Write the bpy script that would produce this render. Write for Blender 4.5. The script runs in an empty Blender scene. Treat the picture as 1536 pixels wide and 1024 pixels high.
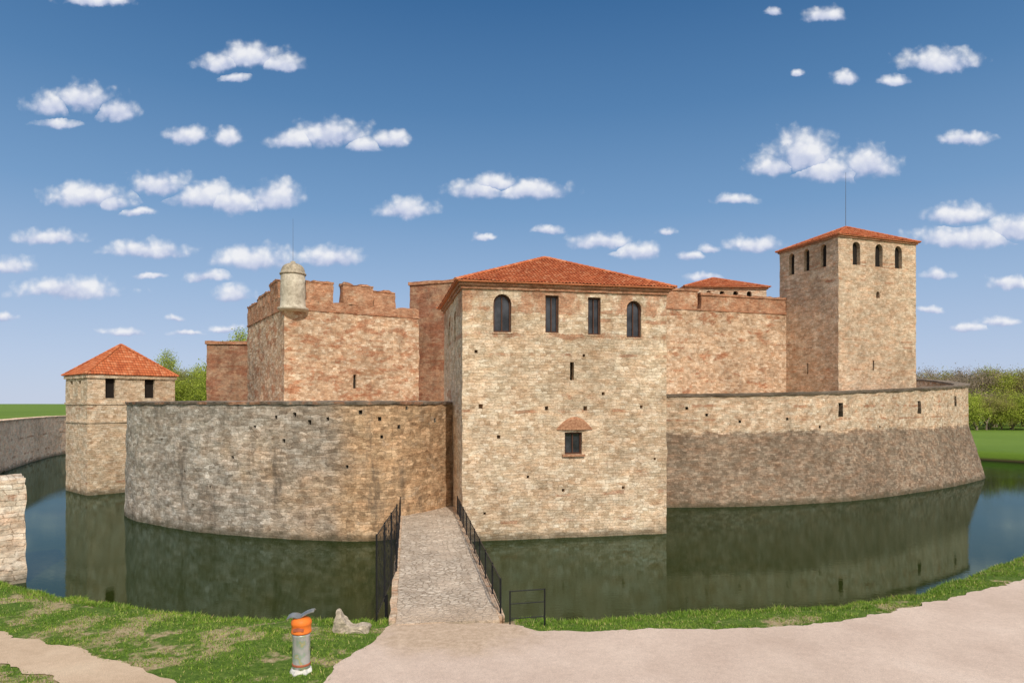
import bpy, bmesh, math, random
import numpy as np
from mathutils import Vector, Matrix, noise as mn
random.seed(7); rng=np.random.default_rng(7)
scene=bpy.context.scene
COL=scene.collection
CAMZ=7.5; HOR=605.0; F=1000.0
def lin(r,g,b):
    f=lambda c:(c/255/12.92 if c/255<=.04045 else ((c/255+.055)/1.055)**2.4)
    return (f(r),f(g),f(b),1)
# ---------------------------------------------------------------- nodes helper
class NT:
    def __init__(s,nt): s.nt=nt; s.n=nt.nodes; s.l=nt.links
    def new(s,t,**k):
        n=s.n.new(t)
        for a,b in k.items(): setattr(n,a,b)
        return n
    def put(s,sock,v):
        if isinstance(v,bpy.types.NodeSocket): s.l.new(v,sock)
        elif v is not None: sock.default_value=v
    def math(s,op,a,b=None,c=None,clamp=False):
        n=s.new('ShaderNodeMath',operation=op); n.use_clamp=clamp
        for i,v in enumerate((a,b,c)):
            if v is not None: s.put(n.inputs[i],v)
        return n.outputs[0]
    def vm(s,op,a,b=None,c=None,out=0):
        n=s.new('ShaderNodeVectorMath',operation=op)
        for i,v in enumerate((a,b,c)):
            if v is not None: s.put(n.inputs[i],v)
        return n.outputs[out]
    def noise(s,vec,scale,detail=4,rough=.55,col=False,dim='3D'):
        n=s.new('ShaderNodeTexNoise',noise_dimensions=dim)
        s.put(n.inputs['Vector'],vec); n.inputs['Scale'].default_value=scale
        n.inputs['Detail'].default_value=detail; n.inputs['Roughness'].default_value=rough
        return n.outputs['Color' if col else 'Fac']
    def mix(s,f,a,b,blend='MIX'):
        n=s.new('ShaderNodeMix',data_type='RGBA',blend_type=blend)
        s.put(n.inputs[0],f); s.put(n.inputs[6],a); s.put(n.inputs[7],b); return n.outputs[2]
    def mixv(s,f,a,b):
        n=s.new('ShaderNodeMix',data_type='VECTOR')
        s.put(n.inputs[0],f); s.put(n.inputs[4],a); s.put(n.inputs[5],b); return n.outputs[1]
    def mixf(s,f,a,b):
        n=s.new('ShaderNodeMix',data_type='FLOAT')
        s.put(n.inputs[0],f); s.put(n.inputs[2],a); s.put(n.inputs[3],b); return n.outputs[0]
    def ss(s,x,a,b,lo=0.,hi=1.):
        n=s.new('ShaderNodeMapRange',interpolation_type='SMOOTHSTEP')
        s.put(n.inputs[0],x); n.inputs[1].default_value=a; n.inputs[2].default_value=b
        n.inputs[3].default_value=lo; n.inputs[4].default_value=hi; return n.outputs[0]
    def ramp(s,f,stops,interp='LINEAR'):
        n=s.new('ShaderNodeValToRGB'); cr=n.color_ramp; cr.interpolation=interp
        while len(cr.elements)<len(stops): cr.elements.new(.5)
        for e,(p,c) in zip(cr.elements,stops): e.position=p; e.color=c if len(c)==4 else (*c,1)
        s.put(n.inputs[0],f); return n.outputs[0]
    def sep(s,v):
        n=s.new('ShaderNodeSeparateXYZ'); s.put(n.inputs[0],v); return n.outputs
    def comb(s,x,y,z=0.):
        n=s.new('ShaderNodeCombineXYZ'); s.put(n.inputs[0],x); s.put(n.inputs[1],y); s.put(n.inputs[2],z); return n.outputs[0]
def newmat(name):
    m=bpy.data.materials.new(name); m.use_nodes=True
    m.node_tree.nodes.clear(); t=NT(m.node_tree)
    o=t.new('ShaderNodeOutputMaterial'); p=t.new('ShaderNodeBsdfPrincipled')
    t.l.new(p.outputs[0],o.inputs[0]); p.inputs['Specular IOR Level'].default_value=.25
    return m,t,p
def bump(t,p,h,strength=.6,dist=.03):
    b=t.new('ShaderNodeBump'); b.inputs['Strength'].default_value=strength; b.inputs['Distance'].default_value=dist
    t.put(b.inputs['Height'],h); t.l.new(b.outputs[0],p.inputs['Normal'])
def masonry(name,cols,mortar,brick,thr,bands=(),low=None,rh=.155,sw=.30,stain=(.10,.08,.06),stain_amt=.5,bscale=.22,top=None,wet=True,warm=None,joint=.5,holes_amt=.5,pinkc=(1.08,.86,.74),spread=.6,rowbrick=.86,rub=.55,pale=.35):
    m,t,p=newmat(name)
    uv=t.new('ShaderNodeUVMap',uv_map='UVMap').outputs[0]
    u0,v0,_=t.sep(uv)[:3]
    wn=t.noise(uv,.8,2,.5,col=True)
    wob=t.vm('MULTIPLY',t.vm('SUBTRACT',wn,(.5,.5,.5)),(.45,.30,0))
    w2=t.vm('MULTIPLY',t.vm('SUBTRACT',t.noise(t.vm('MULTIPLY',uv,(1,1.5,1)),4.2,2,.6,col=True),(.5,.5,.5)),(.20,.09,0))
    vr=t.noise(t.comb(0.,v0,0.),3.2,2,.5)
    c=t.vm('ADD',t.vm('ADD',uv,wob),w2)
    X,Y,Z=t.sep(c)[:3]
    Y=t.math('ADD',Y,t.math('MULTIPLY',vr,.22))
    rv=t.math('DIVIDE',Y,rh); row=t.math('FLOOR',rv); fy=t.math('FRACT',rv)
    wnr=t.new('ShaderNodeTexWhiteNoise',noise_dimensions='1D'); t.put(wnr.inputs['W'],row); rr=wnr.outputs['Value']
    W=t.math('ADD',t.math('DIVIDE',X,sw),t.math('MULTIPLY',rr,61.7))
    v1=t.new('ShaderNodeTexVoronoi',voronoi_dimensions='1D',feature='F1'); t.put(v1.inputs['W'],W); v1.inputs['Scale'].default_value=1
    v2=t.new('ShaderNodeTexVoronoi',voronoi_dimensions='1D',feature='DISTANCE_TO_EDGE'); t.put(v2.inputs['W'],W); v2.inputs['Scale'].default_value=1
    sc=t.vm('MULTIPLY',c,(.78/sw,.92/rh,1))
    q1=t.new('ShaderNodeTexVoronoi',voronoi_dimensions='2D',feature='F1'); t.put(q1.inputs['Vector'],sc); q1.inputs['Scale'].default_value=1; q1.inputs['Randomness'].default_value=.75
    q2=t.new('ShaderNodeTexVoronoi',voronoi_dimensions='2D',feature='DISTANCE_TO_EDGE'); t.put(q2.inputs['Vector'],sc); q2.inputs['Scale'].default_value=1; q2.inputs['Randomness'].default_value=.75
    rm=t.ss(t.noise(t.vm('MULTIPLY',uv,(.6,1.3,1)),.6,4,.6),rub-.04,rub+.04)
    rnd=t.mixf(rm,t.sep(v1.outputs['Color'])[0],t.sep(q1.outputs['Color'])[0])
    blot=t.noise(t.vm('MULTIPLY',uv,(1,1.5,1)),2.7,6,.78)
    tone=t.math('ADD',t.math('MULTIPLY',rnd,spread),t.math('MULTIPLY',t.ss(blot,.3,.7),1-spread))
    stone=t.ramp(tone,cols)
    rd=t.math('MULTIPLY',t.math('MINIMUM',fy,t.math('SUBTRACT',1.,fy)),rh)
    cd=t.math('MULTIPLY',v2.outputs['Distance'],sw)
    dd=t.mixf(rm,t.math('MINIMUM',rd,cd),t.math('MULTIPLY',q2.outputs['Distance'],rh*1.1))
    jw=t.noise(uv,3.1,4,.65)
    edge=t.ss(t.math('SUBTRACT',dd,t.math('MULTIPLY',t.math('SUBTRACT',jw,.48),.08)),-.004,.024)
    b=t.new('ShaderNodeTexBrick'); t.put(b.inputs['Vector'],c); b.inputs['Scale'].default_value=1
    b.inputs['Color1'].default_value=(0,0,0,1); b.inputs['Color2'].default_value=(1,1,1,1); b.inputs['Mortar'].default_value=(.5,.5,.5,1)
    b.inputs['Mortar Size'].default_value=.012; b.inputs['Mortar Smooth'].default_value=.5
    b.inputs['Brick Width'].default_value=.31; b.inputs['Row Height'].default_value=.1
    bk=t.ramp(t.math('ADD',t.math('MULTIPLY',t.sep(b.outputs['Color'])[0],.6),t.math('MULTIPLY',t.ss(blot,.3,.7),.4)),brick)
    bk=t.mix(t.math('MULTIPLY',b.outputs['Fac'],.8),bk,mortar)
    st=t.mix(t.math('SUBTRACT',1.,t.math('MULTIPLY',t.math('SUBTRACT',1.,edge),joint)),mortar,stone)
    mk=t.noise(t.vm('MULTIPLY',uv,(1,1.8,1)),bscale,6,.70)
    mask=t.ss(mk,thr-.02,thr+.06)
    rowm=t.math('MULTIPLY',t.math('GREATER_THAN',rr,rowbrick),t.ss(t.noise(t.vm('MULTIPLY',uv,(1,.35,1)),.6,4,.6),.50,.58,0,.8))
    mask=t.math('MAXIMUM',mask,rowm)
    vz=t.math('ADD',v0,t.math('MULTIPLY',t.math('SUBTRACT',t.noise(uv,1.1,4,.65),.5),.8))
    patch=t.ss(t.noise(t.vm('MULTIPLY',uv,(1,.6,1)),.6,5,.65),.44,.56,0,.85)
    for (a,bb) in bands:
        cm=t.math('COMPARE',vz,(a+bb)/2,(bb-a)/2)
        mask=t.math('MAXIMUM',mask,t.math('MULTIPLY',cm,patch))
    if top:
        mask=t.math('MAXIMUM',mask,t.math('MULTIPLY',t.ss(vz,top-.05,top+.05),t.ss(t.noise(uv,.8,4,.65),.36,.5,.35,.95)))
    col=t.mix(mask,st,bk)
    h=t.mixf(mask,edge,t.math('SUBTRACT',1.,b.outputs['Fac']))
    if warm:
        u_a,u_b,wc=warm
        wm=t.ss(t.math('ADD',u0,t.math('MULTIPLY',t.math('SUBTRACT',t.noise(uv,.16,4,.6),.5),30)),u_a,u_b)
        col=t.mix(1.,col,t.mix(wm,(1,1,1,1),(*wc,1)),'MULTIPLY')
    col=t.mix(t.ss(t.noise(t.vm('MULTIPLY',uv,(1,1.6,1)),.9,6,.75),.55,.68,0,pale),col,(min(1,mortar[0]*1.75),min(1,mortar[1]*1.85),min(1,mortar[2]*2.0),1))
    if low:
        lz,lc=low
        lm=t.ss(t.math('ADD',v0,t.math('MULTIPLY',t.math('SUBTRACT',t.noise(uv,.45,6,.72),.5),1.3)),lz+.15,lz-.15)
        lcol=t.ramp(tone,lc); lcol=t.mix(t.math('SUBTRACT',1.,t.math('MULTIPLY',t.math('SUBTRACT',1.,edge),.5)),(.13,.10,.07,1),lcol)
        col=t.mix(t.math('MULTIPLY',lm,.95),col,lcol)
    big=t.noise(uv,.16,5,.65); col=t.mix(1.,col,t.ramp(big,[(.25,(.62,.59,.56)),(.5,(1,.99,.98)),(.72,(1.18,1.17,1.15))]),'MULTIPLY')
    med=t.noise(uv,1.2,6,.78); col=t.mix(1.,col,t.ramp(med,[(.25,(.56,.52,.48)),(.5,(.98,.98,.98)),(.75,(1.26,1.26,1.24))]),'MULTIPLY')
    fine=t.noise(t.vm('MULTIPLY',uv,(1,1.6,1)),9,4,.8); col=t.mix(1.,col,t.ramp(fine,[(.25,(.5,.49,.48)),(.5,(1,1,1)),(.75,(1.4,1.4,1.4))]),'MULTIPLY')
    pink=t.noise(t.vm('MULTIPLY',uv,(1,2.4,1)),.75,5,.7); col=t.mix(1.,col,t.ramp(pink,[(.42,(1,1,1)),(.7,pinkc)]),'MULTIPLY')
    holes=t.ss(t.noise(t.vm('MULTIPLY',uv,(1,1.9,1)),3.8,4,.65),.655,.73)
    col=t.mix(t.math('MULTIPLY',holes,holes_amt),col,(.09,.065,.045,1))
    streak=t.noise(t.vm('MULTIPLY',uv,(1.0,.25,1)),.7,6,.72)
    col=t.mix(t.math('MULTIPLY',t.ss(streak,.50,.72),stain_amt),col,(*stain,1))
    if wet:
        wl=t.ss(t.math('ADD',v0,t.math('MULTIPLY',t.math('SUBTRACT',t.noise(uv,1.2,4),.5),.6)),.55,.1)
        col=t.mix(t.math('MULTIPLY',wl,.65),col,(.06,.055,.03,1))
    t.put(p.inputs['Base Color'],col); p.inputs['Roughness'].default_value=.92
    hh=t.math('ADD',t.math('MULTIPLY',h,.4),t.math('MULTIPLY',fine,.45))
    hh=t.math('SUBTRACT',t.math('ADD',hh,t.math('MULTIPLY',rnd,.3)),t.math('MULTIPLY',holes,.6))
    bump(t,p,hh,.65,.05)
    return m
BR=[(0,(.29,.125,.07)),(.35,(.44,.215,.125)),(.7,(.56,.315,.195)),(1,(.65,.44,.30))]
M_gate=masonry('gate_tower_masonry',[(0,(.38,.27,.18)),(.25,(.55,.435,.30)),(.5,(.69,.57,.42)),(.75,(.79,.69,.54)),(1,(.87,.79,.66))],(.44,.34,.235,1),BR,.64,bands=[(11.15,11.45),(12.5,13.8)],rh=.165,sw=.34,stain_amt=.32,stain=(.26,.185,.12),rowbrick=.9,joint=.6,pinkc=(1.06,.88,.77))
M_curtL=masonry('weathered_grey_rubble',[(0,(.18,.15,.118)),(.25,(.32,.285,.235)),(.5,(.44,.40,.34)),(.75,(.58,.54,.475)),(1,(.74,.705,.64))],(.28,.24,.19,1),BR,.71,rh=.17,sw=.32,stain=(.10,.08,.06),stain_amt=.78,warm=(42,52,(1.1,.84,.60)),pinkc=(1.04,.91,.82),rowbrick=.97,joint=.6,rub=.52)
M_curtR=masonry('banded_curtain_masonry',[(0,(.35,.25,.16)),(.25,(.52,.40,.275)),(.5,(.64,.515,.375)),(.75,(.76,.65,.50)),(1,(.86,.77,.63))],(.42,.32,.225,1),BR,.62,low=(5.3,[(0,(.13,.10,.072)),(.35,(.215,.168,.122)),(.65,(.30,.24,.18)),(1,(.44,.36,.28))]),rh=.17,sw=.33,stain_amt=.45,stain=(.16,.115,.08),joint=.6)
BK2=[(0,(.28,.115,.06)),(.35,(.43,.20,.11)),(.7,(.55,.30,.18)),(1,(.65,.43,.29))]
M_brick=masonry('brick_and_stone_mix',[(0,(.36,.23,.145)),(.25,(.51,.355,.235)),(.5,(.63,.475,.33)),(.75,(.75,.62,.465)),(1,(.85,.75,.60))],(.48,.35,.24,1),BK2,.525,rh=.17,sw=.34,stain_amt=.38,stain=(.20,.13,.085),bscale=.5,top=15.3,wet=False,pinkc=(1.06,.89,.78),spread=.7,joint=.6)
M_brick2=masonry('dark_and_shade_painted_brick',[(0,(.30,.17,.11)),(.5,(.42,.27,.175)),(1,(.52,.37,.25))],(.32,.22,.15,1),[(0,(.20,.085,.05)),(.4,(.31,.14,.085)),(1,(.43,.24,.15))],.48,stain_amt=.45,wet=False)  # darker tone paints shade onto the wall beside the bastion; annex shares it
M_keep=masonry('tan_coursed_masonry',[(0,(.38,.27,.18)),(.25,(.52,.395,.28)),(.5,(.63,.495,.365)),(.75,(.72,.59,.45)),(1,(.80,.69,.55))],(.45,.34,.235,1),BR,.68,rh=.17,sw=.34,stain_amt=.26,stain=(.26,.18,.12),wet=False,holes_amt=.35,joint=.6)
M_inner=masonry('inner_wall_masonry',[(0,(.36,.24,.15)),(.25,(.51,.365,.245)),(.5,(.63,.48,.34)),(.75,(.74,.60,.45)),(1,(.83,.73,.58))],(.45,.33,.225,1),BK2,.56,rh=.17,sw=.34,stain_amt=.38,stain=(.21,.14,.095),bscale=.45,wet=False,pinkc=(1.05,.89,.78),spread=.7,joint=.6)
M_white=masonry('pale_block_masonry',[(0,(.56,.47,.36)),(.5,(.74,.66,.54)),(1,(.86,.80,.70))],(.34,.26,.185,1),BR,.9,rh=.24,sw=.5,stain_amt=.15,joint=.8,rub=.62)
M_ret=masonry('pinkish_retaining_sunlit_tone',[(0,(.72,.52,.37)),(.5,(.93,.72,.53)),(1,(1.,.84,.67))],(.62,.45,.32,1),BR,.8,rh=.22,sw=.45,stain_amt=.12,stain=(.45,.31,.22))  # colour lifted and warmed to stand in for sunlight on a shaded face
M_cop=masonry('dark_coping_stone',[(0,(.14,.12,.095)),(.5,(.235,.20,.16)),(1,(.34,.30,.245))],(.10,.085,.065,1),BR,.9,rh=.5,sw=.8,stain_amt=.4,wet=False)
M_copb=masonry('brick_coping',[(0,(.31,.14,.08)),(.5,(.45,.22,.13)),(1,(.56,.34,.22))],(.38,.25,.17,1),BR,.3,stain_amt=.4,wet=False)
def tilemat():
    m,t,p=newmat('terracotta_roof_tiles')
    uv=t.new('ShaderNodeUVMap',uv_map='UVMap').outputs[0]
    fl=t.vm('FLOOR',uv); wn=t.new('ShaderNodeTexWhiteNoise',noise_dimensions='2D'); t.put(wn.inputs['Vector'],fl)
    col=t.ramp(wn.outputs['Value'],[(0,(.41,.105,.04)),(.3,(.50,.135,.05)),(.7,(.55,.165,.064)),(1,(.61,.24,.115))])
    g=t.new('ShaderNodeNewGeometry').outputs['Position']
    n=t.noise(g,.8,6,.7); col=t.mix(1.,col,t.ramp(n,[(.3,(.76,.74,.76)),(.5,(1,1,1)),(.75,(1.06,1.14,1.25))]),'MULTIPLY')
    n2=t.noise(g,18,3,.6); col=t.mix(t.ss(n2,.6,.85,0,.7),col,(.32,.16,.08,1))
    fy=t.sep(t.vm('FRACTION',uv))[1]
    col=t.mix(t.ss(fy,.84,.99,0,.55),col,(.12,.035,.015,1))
    t.put(p.inputs['Base Color'],col); p.inputs['Roughness'].default_value=.85
    bump(t,p,n2,.4,.01); return m
M_tile=tilemat()
def simple(name,c,rough=.6,metal=0,var=.25,scale=6,c2=None,b=.3,bd=.01):
    m,t,p=newmat(name)
    g=t.new('ShaderNodeTexCoord').outputs['Object']
    n=t.noise(g,scale,5,.65)
    a=tuple(x*(1-var) for x in c); bb=c2 if c2 else tuple(min(1,x*(1+var)) for x in c)
    t.put(p.inputs['Base Color'],t.ramp(n,[(.3,a),(.7,bb)])); p.inputs['Roughness'].default_value=rough; p.inputs['Metallic'].default_value=metal
    if b: bump(t,p,n,b,bd)
    return m
M_dark=simple('painted_opening_shade',(.02,.016,.013),.9,b=0)  # near-black colour painted as the shade inside unglazed openings
M_frame=simple('dark_wood_frame',(.09,.04,.024),.6)
M_iron=simple('black_iron',(.025,.025,.028),.45,.3)
M_rod=simple('grey_steel_rod',(.12,.12,.13),.5,.3)
M_hood=simple('terracotta_brick_hood',(.46,.19,.10),.9,var=.45,scale=7,c2=(.60,.34,.20),b=.6,bd=.03)
M_plaster=simple('aged_plaster',(.50,.42,.31),.9,var=.35,scale=2.6,c2=(.74,.67,.54),b=.6,bd=.04)
M_plasterd=simple('weathered_stone_cap',(.40,.34,.255),.95,var=.45,scale=4,b=.6,bd=.04)
M_metal=simple('galvanised_metal',(.36,.36,.34),.42,.7,scale=9)
M_orange=simple('orange_plastic',(.80,.20,.03),.5,scale=5,var=.15)
M_redring=simple('faded_red_band',(.42,.13,.07),.6,scale=5,var=.3)
M_rock=simple('pale_limestone',(.48,.41,.32),.95,var=.45,scale=7,b=.8,bd=.04)
M_wbase=simple('white_painted_stone',(.74,.72,.68),.9,var=.2,scale=7,b=.6,bd=.03)
m,t,p=newmat('window_glass'); 
g=t.new('ShaderNodeTexCoord').outputs['Object']
t.put(p.inputs['Base Color'],t.ramp(t.noise(g,1.2,3),[(.35,(.015,.017,.022)),(.7,(.07,.075,.09))])); p.inputs['Roughness'].default_value=.12; p.inputs['Specular IOR Level'].default_value=.5
M_glass=m
m,t,p=newmat('painted_bin_metal')
g=t.new('ShaderNodeTexCoord').outputs['Object']
n=t.noise(t.vm('MULTIPLY',g,(1,1,.7)),7,3,.5); 
c=t.ramp(n,[(.42,(.50,.50,.48)),(.52,(.42,.44,.41)),(.58,(.32,.43,.34)),(.64,(.48,.44,.2)),(.70,(.5,.5,.48))])
t.put(p.inputs['Base Color'],c); p.inputs['Roughness'].default_value=.4; p.inputs['Metallic'].default_value=.35
M_bin=m
# ---------------------------------------------------------------- object helpers
def link(name,me,mat=None,parent=None,smooth=False):
    o=bpy.data.objects.new(name,me); COL.objects.link(o)
    if mat and me:
        if not me.materials: me.materials.append(mat)
    if parent: o.parent=parent
    if smooth and me:
        for pl in me.polygons: pl.use_smooth=True
    return o
def root(name,loc,ang,label,cat,group=None):
    o=bpy.data.objects.new(name,None); COL.objects.link(o); o.location=loc; o.rotation_euler=(0,0,ang); o.empty_display_size=.5
    o['label']=label; o['category']=cat
    if group: o['group']=group
    return o
def tag(o,label,cat,group=None):
    o['label']=label; o['category']=cat
    if group:o['group']=group
def mesh(name,vs,fs,uvs=None):
    me=bpy.data.meshes.new(name); me.from_pydata([tuple(v) for v in vs],[],fs)
    if uvs is not None:
        l=me.uv_layers.new(name='UVMap'); l.data.foreach_set('uv',np.array(uvs,dtype=float).ravel())
    me.update(); return me
def boxuv(me,zoff=0,only_zero=False):
    uv=me.uv_layers.get('UVMap') or me.uv_layers.new(name='UVMap')
    for pl in me.polygons:
        n=pl.normal
        if only_zero:
            if any(uv.data[li].uv.length>1e-4 for li in pl.loop_indices): continue
        for li in pl.loop_indices:
            co=me.vertices[me.loops[li].vertex_index].co
            if abs(n.z)>.75: q=(co.x,co.y+zoff+3)
            elif abs(n.x)>abs(n.y): q=(co.y+31.3,co.z+zoff)
            else: q=(co.x,co.z+zoff)
            uv.data[li].uv=q
def mbox(x0,x1,y0,y1,z0,z1,cell=.4,amp=.03,fs=1.3,wear=0.):
    nx=max(1,round((x1-x0)/cell)); ny=max(1,round((y1-y0)/cell)); nz=max(1,round((z1-z0)/cell))
    V=[];D={}
    def vid(i,j,k):
        key=(i,j,k)
        if key not in D:
            p=Vector((x0+(x1-x0)*i/nx,y0+(y1-y0)*j/ny,z0+(z1-z0)*k/nz))
            if amp:
                q=mn.noise_vector(p*fs+Vector((3.1,x0,y1)))*amp+mn.noise_vector(p*4.1)*amp*.5
                dz=q.z if k==nz else 0
                if k==nz and wear: dz-=wear*max(0,mn.noise(p*1.1)+.25*mn.noise(p*3.3))*2
                p=p+Vector((q.x,q.y,dz))
            D[key]=len(V); V.append(p)
        return D[key]
    Fc=[]
    for i in range(nx):
        for k in range(nz):
            Fc.append((vid(i,0,k),vid(i+1,0,k),vid(i+1,0,k+1),vid(i,0,k+1)))
            Fc.append((vid(i+1,ny,k),vid(i,ny,k),vid(i,ny,k+1),vid(i+1,ny,k+1)))
    for j in range(ny):
        for k in range(nz):
            Fc.append((vid(0,j+1,k),vid(0,j,k),vid(0,j,k+1),vid(0,j+1,k+1)))
            Fc.append((vid(nx,j,k),vid(nx,j+1,k),vid(nx,j+1,k+1),vid(nx,j,k+1)))
    for i in range(nx):
        for j in range(ny):
            Fc.append((vid(i,j,nz),vid(i+1,j,nz),vid(i+1,j+1,nz),vid(i,j+1,nz)))
            Fc.append((vid(i,j+1,0),vid(i+1,j+1,0),vid(i+1,j,0),vid(i,j,0)))
    return mesh('masonry',V,Fc)
def fixn(me):
    bm=bmesh.new(); bm.from_mesh(me); bmesh.ops.recalc_face_normals(bm,faces=bm.faces); bm.to_mesh(me); bm.free(); me.update()
def outline(u0,u1,z0,z1,arch=False,n=8):
    if not arch: return [(u0,z0),(u1,z0),(u1,z1),(u0,z1)]
    r=(u1-u0)/2; c=(u0+u1)/2; zc=z1-r*arch
    return [(u0,z0),(u1,z0)]+[(c+r*math.cos(a),zc+r*arch*math.sin(a)) for a in [math.pi*i/n for i in range(n+1)]]
def prism(ol,fmap,d0,d1):
    n=len(ol); V=[fmap(u,d0,z) for u,z in ol]+[fmap(u,d1,z) for u,z in ol]
    Fc=[tuple(range(n)),tuple(range(2*n-1,n-1,-1))]+[(i,(i+1)%n,n+(i+1)%n,n+i) for i in range(n)]
    return V,Fc
def joinvf(L):
    V=[];Fc=[]
    for v,f in L:
        o=len(V); V+=list(v); Fc+=[tuple(i+o for i in q) for q in f]
    return V,Fc
def boolcut(me,cutters):
    if not cutters: return me
    V,Fc=joinvf(cutters); cm=mesh('cut',V,Fc); fixn(cm); cm.uv_layers.new(name='UVMap')
    a=bpy.data.objects.new('a',me); b=bpy.data.objects.new('b',cm); COL.objects.link(a); COL.objects.link(b)
    md=a.modifiers.new('x','BOOLEAN'); md.operation='DIFFERENCE'; md.object=b; md.solver='EXACT'
    dg=bpy.context.evaluated_depsgraph_get(); dg.update()
    r=bpy.data.meshes.new_from_object(a.evaluated_get(dg))
    bpy.data.objects.remove(a); bpy.data.objects.remove(b)
    r.materials.clear()
    return r
def front(y0=0): return lambda u,d,z:(u,y0+d,z)
def left(x0=0): return lambda u,d,z:(x0+d,u,z)
def face_t(o,e,px,py):
    u=(px-768)/F; t=(u*o[1]-o[0])/(e[0]-u*e[1]); d=o[1]+e[1]*t
    return t, CAMZ-(py-HOR)/F*d
def window(parent,fm,u0,u1,z0,z1,arch,dep=.28,glazed=True,name='window'):
    ol=outline(u0,u1,z0,z1,arch)
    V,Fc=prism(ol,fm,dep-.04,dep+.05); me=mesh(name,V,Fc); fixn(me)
    w=link(name,me,M_glass if glazed else M_dark,parent)  # unglazed openings get a dark panel as painted interior shade
    if glazed:
        b=.09; parts=[]
        n=len(ol); c=((u0+u1)/2,(z0+z1)/2)
        inn=[(c[0]+(u-c[0])*(1-2*b/(u1-u0)),c[1]+(z-c[1])*(1-2*b/(z1-z0))) for u,z in ol]
        V=[fm(u,dep-.12,z) for u,z in ol]+[fm(u,dep-.12,z) for u,z in inn]+[fm(u,dep-.045,z) for u,z in ol]+[fm(u,dep-.045,z) for u,z in inn]
        Fc=[]
        for i in range(n):
            j=(i+1)%n
            Fc+=[(i,j,n+j,n+i),(2*n+i,2*n+j,3*n+j,3*n+i),(n+i,n+j,3*n+j,3*n+i),(i,j,2*n+j,2*n+i)]
        parts.append((V,Fc))
        parts.append(prism([(c[0]-.03,z0+b),(c[0]+.03,z0+b),(c[0]+.03,z1-b),(c[0]-.03,z1-b)],fm,dep-.11,dep-.05))
        V,Fc=joinvf(parts); me=mesh('frame',V,Fc); fixn(me); link('frame',me,M_frame,w)
    return w
def hip_roof(parent,x0,x1,y0,y1,ze,za,tw=.26,tl=.42,A=.05):
    cx,cy=(x0+x1)/2,(y0+y1)/2; ap=Vector((cx,cy,za))
    cs=[Vector((x0,y0,ze)),Vector((x1,y0,ze)),Vector((x1,y1,ze)),Vector((x0,y1,ze))]
    AV=[];AF=[];AU=[]
    for s in range(4):
        a,b=cs[s],cs[(s+1)%4]; L=(b-a).length; eu=(b-a)/L; mid=(a+b)/2; ev=(ap-mid); H=ev.length; ev/=H; en=eu.cross(ev)
        bm=bmesh.new(); uvl=bm.loops.layers.uv.new('UVMap')
        nu=int(L/(tw/4)); rows=int(math.ceil(H/tl))
        vv=[]
        for r in range(rows): vv+=[r*tl,r*tl+tl*.5,r*tl+tl*.985]
        G=[]
        for v in vv:
            row=[]; r=int(v/tl+1e-6); fr=(v-r*tl)/tl
            for i in range(nu+1):
                u=L*i/nu; ti=math.floor(u/tw)
                hs=(math.sin(ti*12.9898+r*78.233+s*3.1)*43758.5453)%1
                h=A*abs(math.sin(math.pi*u/tw))+.035*(1-fr)+.015*hs+.04*mn.noise(Vector((u*.5,v*.5,s*7)))
                row.append(bm.verts.new((u,v-(.03*hs if fr<.1 else 0),h)))
            G.append(row)
        for j in range(len(vv)-1):
            vm_=vv[j]
            for i in range(nu):
                uu=L*(i+.5)/nu
                if (vm_/H)*L/2>min(uu,L-uu)+.3: continue
                f=bm.faces.new((G[j][i],G[j][i+1],G[j+1][i+1],G[j+1][i]))
                tr=int(vv[j]/tl+1e-6)
                for lp in f.loops: lp[uvl].uv=(lp.vert.co.x/tw,tr+min(.995,max(.005,lp.vert.co.y/tl-tr)))
        for pc,pn in (((0,0,0),(-H,L/2,0)),((L,0,0),(H,L/2,0))):
            bmesh.ops.bisect_plane(bm,geom=bm.verts[:]+bm.edges[:]+bm.faces[:],plane_co=pc,plane_no=pn,clear_outer=True)
        bm.verts.ensure_lookup_table(); bm.verts.index_update()
        o=len(AV)
        for v in bm.verts: AV.append(a+eu*v.co.x+ev*v.co.y+en*v.co.z)
        for f in bm.faces:
            AF.append(tuple(v.index+o for v in f.verts))
            for lp in f.loops: AU.append(tuple(Vector(lp[uvl].uv)+Vector((s*211,s*37))))
        bm.free()
    for s in range(4):
        a=cs[s]; d=ap-a; L=d.length; d/=L; side=d.cross(Vector((0,0,1))).normalized(); up=side.cross(d)
        n=int(L/.38)
        for k in range(n):
            o=len(AV); p0=a+d*(k*L/n-.05); p1=a+d*((k+1)*L/n)
            for P,r in ((p0,.14),(p1,.115)):
                for q in range(7):
                    an=math.pi*q/6; AV.append(P+side*math.cos(an)*r+up*(math.sin(an)*r*.9+.03))
            for q in range(6):
                AF.append((o+q,o+q+1,o+8+q,o+7+q)); AU+= [(k+.5,900+s+.3)]*4
            AF.append(tuple(o+q for q in range(6,-1,-1))); AU+=[(k+.5,900+s+.3)]*7
    o=len(AV); AV+=[c-Vector((0,0,.03)) for c in cs]; AF.append((o+3,o+2,o+1,o)); AU+=[(.5,.5)]*4
    o2=len(AV); AV+=[c+Vector((0,0,.04)) for c in cs]
    for s in range(4):
        AF.append((o+s,o+(s+1)%4,o2+(s+1)%4,o2+s)); AU+=[(0.5,0.5)]*4
    me=mesh('roof',AV,AF,AU)
    return link('roof',me,M_tile,parent)
def box_part(name,parent,b,mat,cell=.5,amp=.012,wz=0,wear=0.):
    me=mbox(*b,cell=cell,amp=amp,wear=wear); boxuv(me,wz); return link(name,me,mat,parent)
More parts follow.
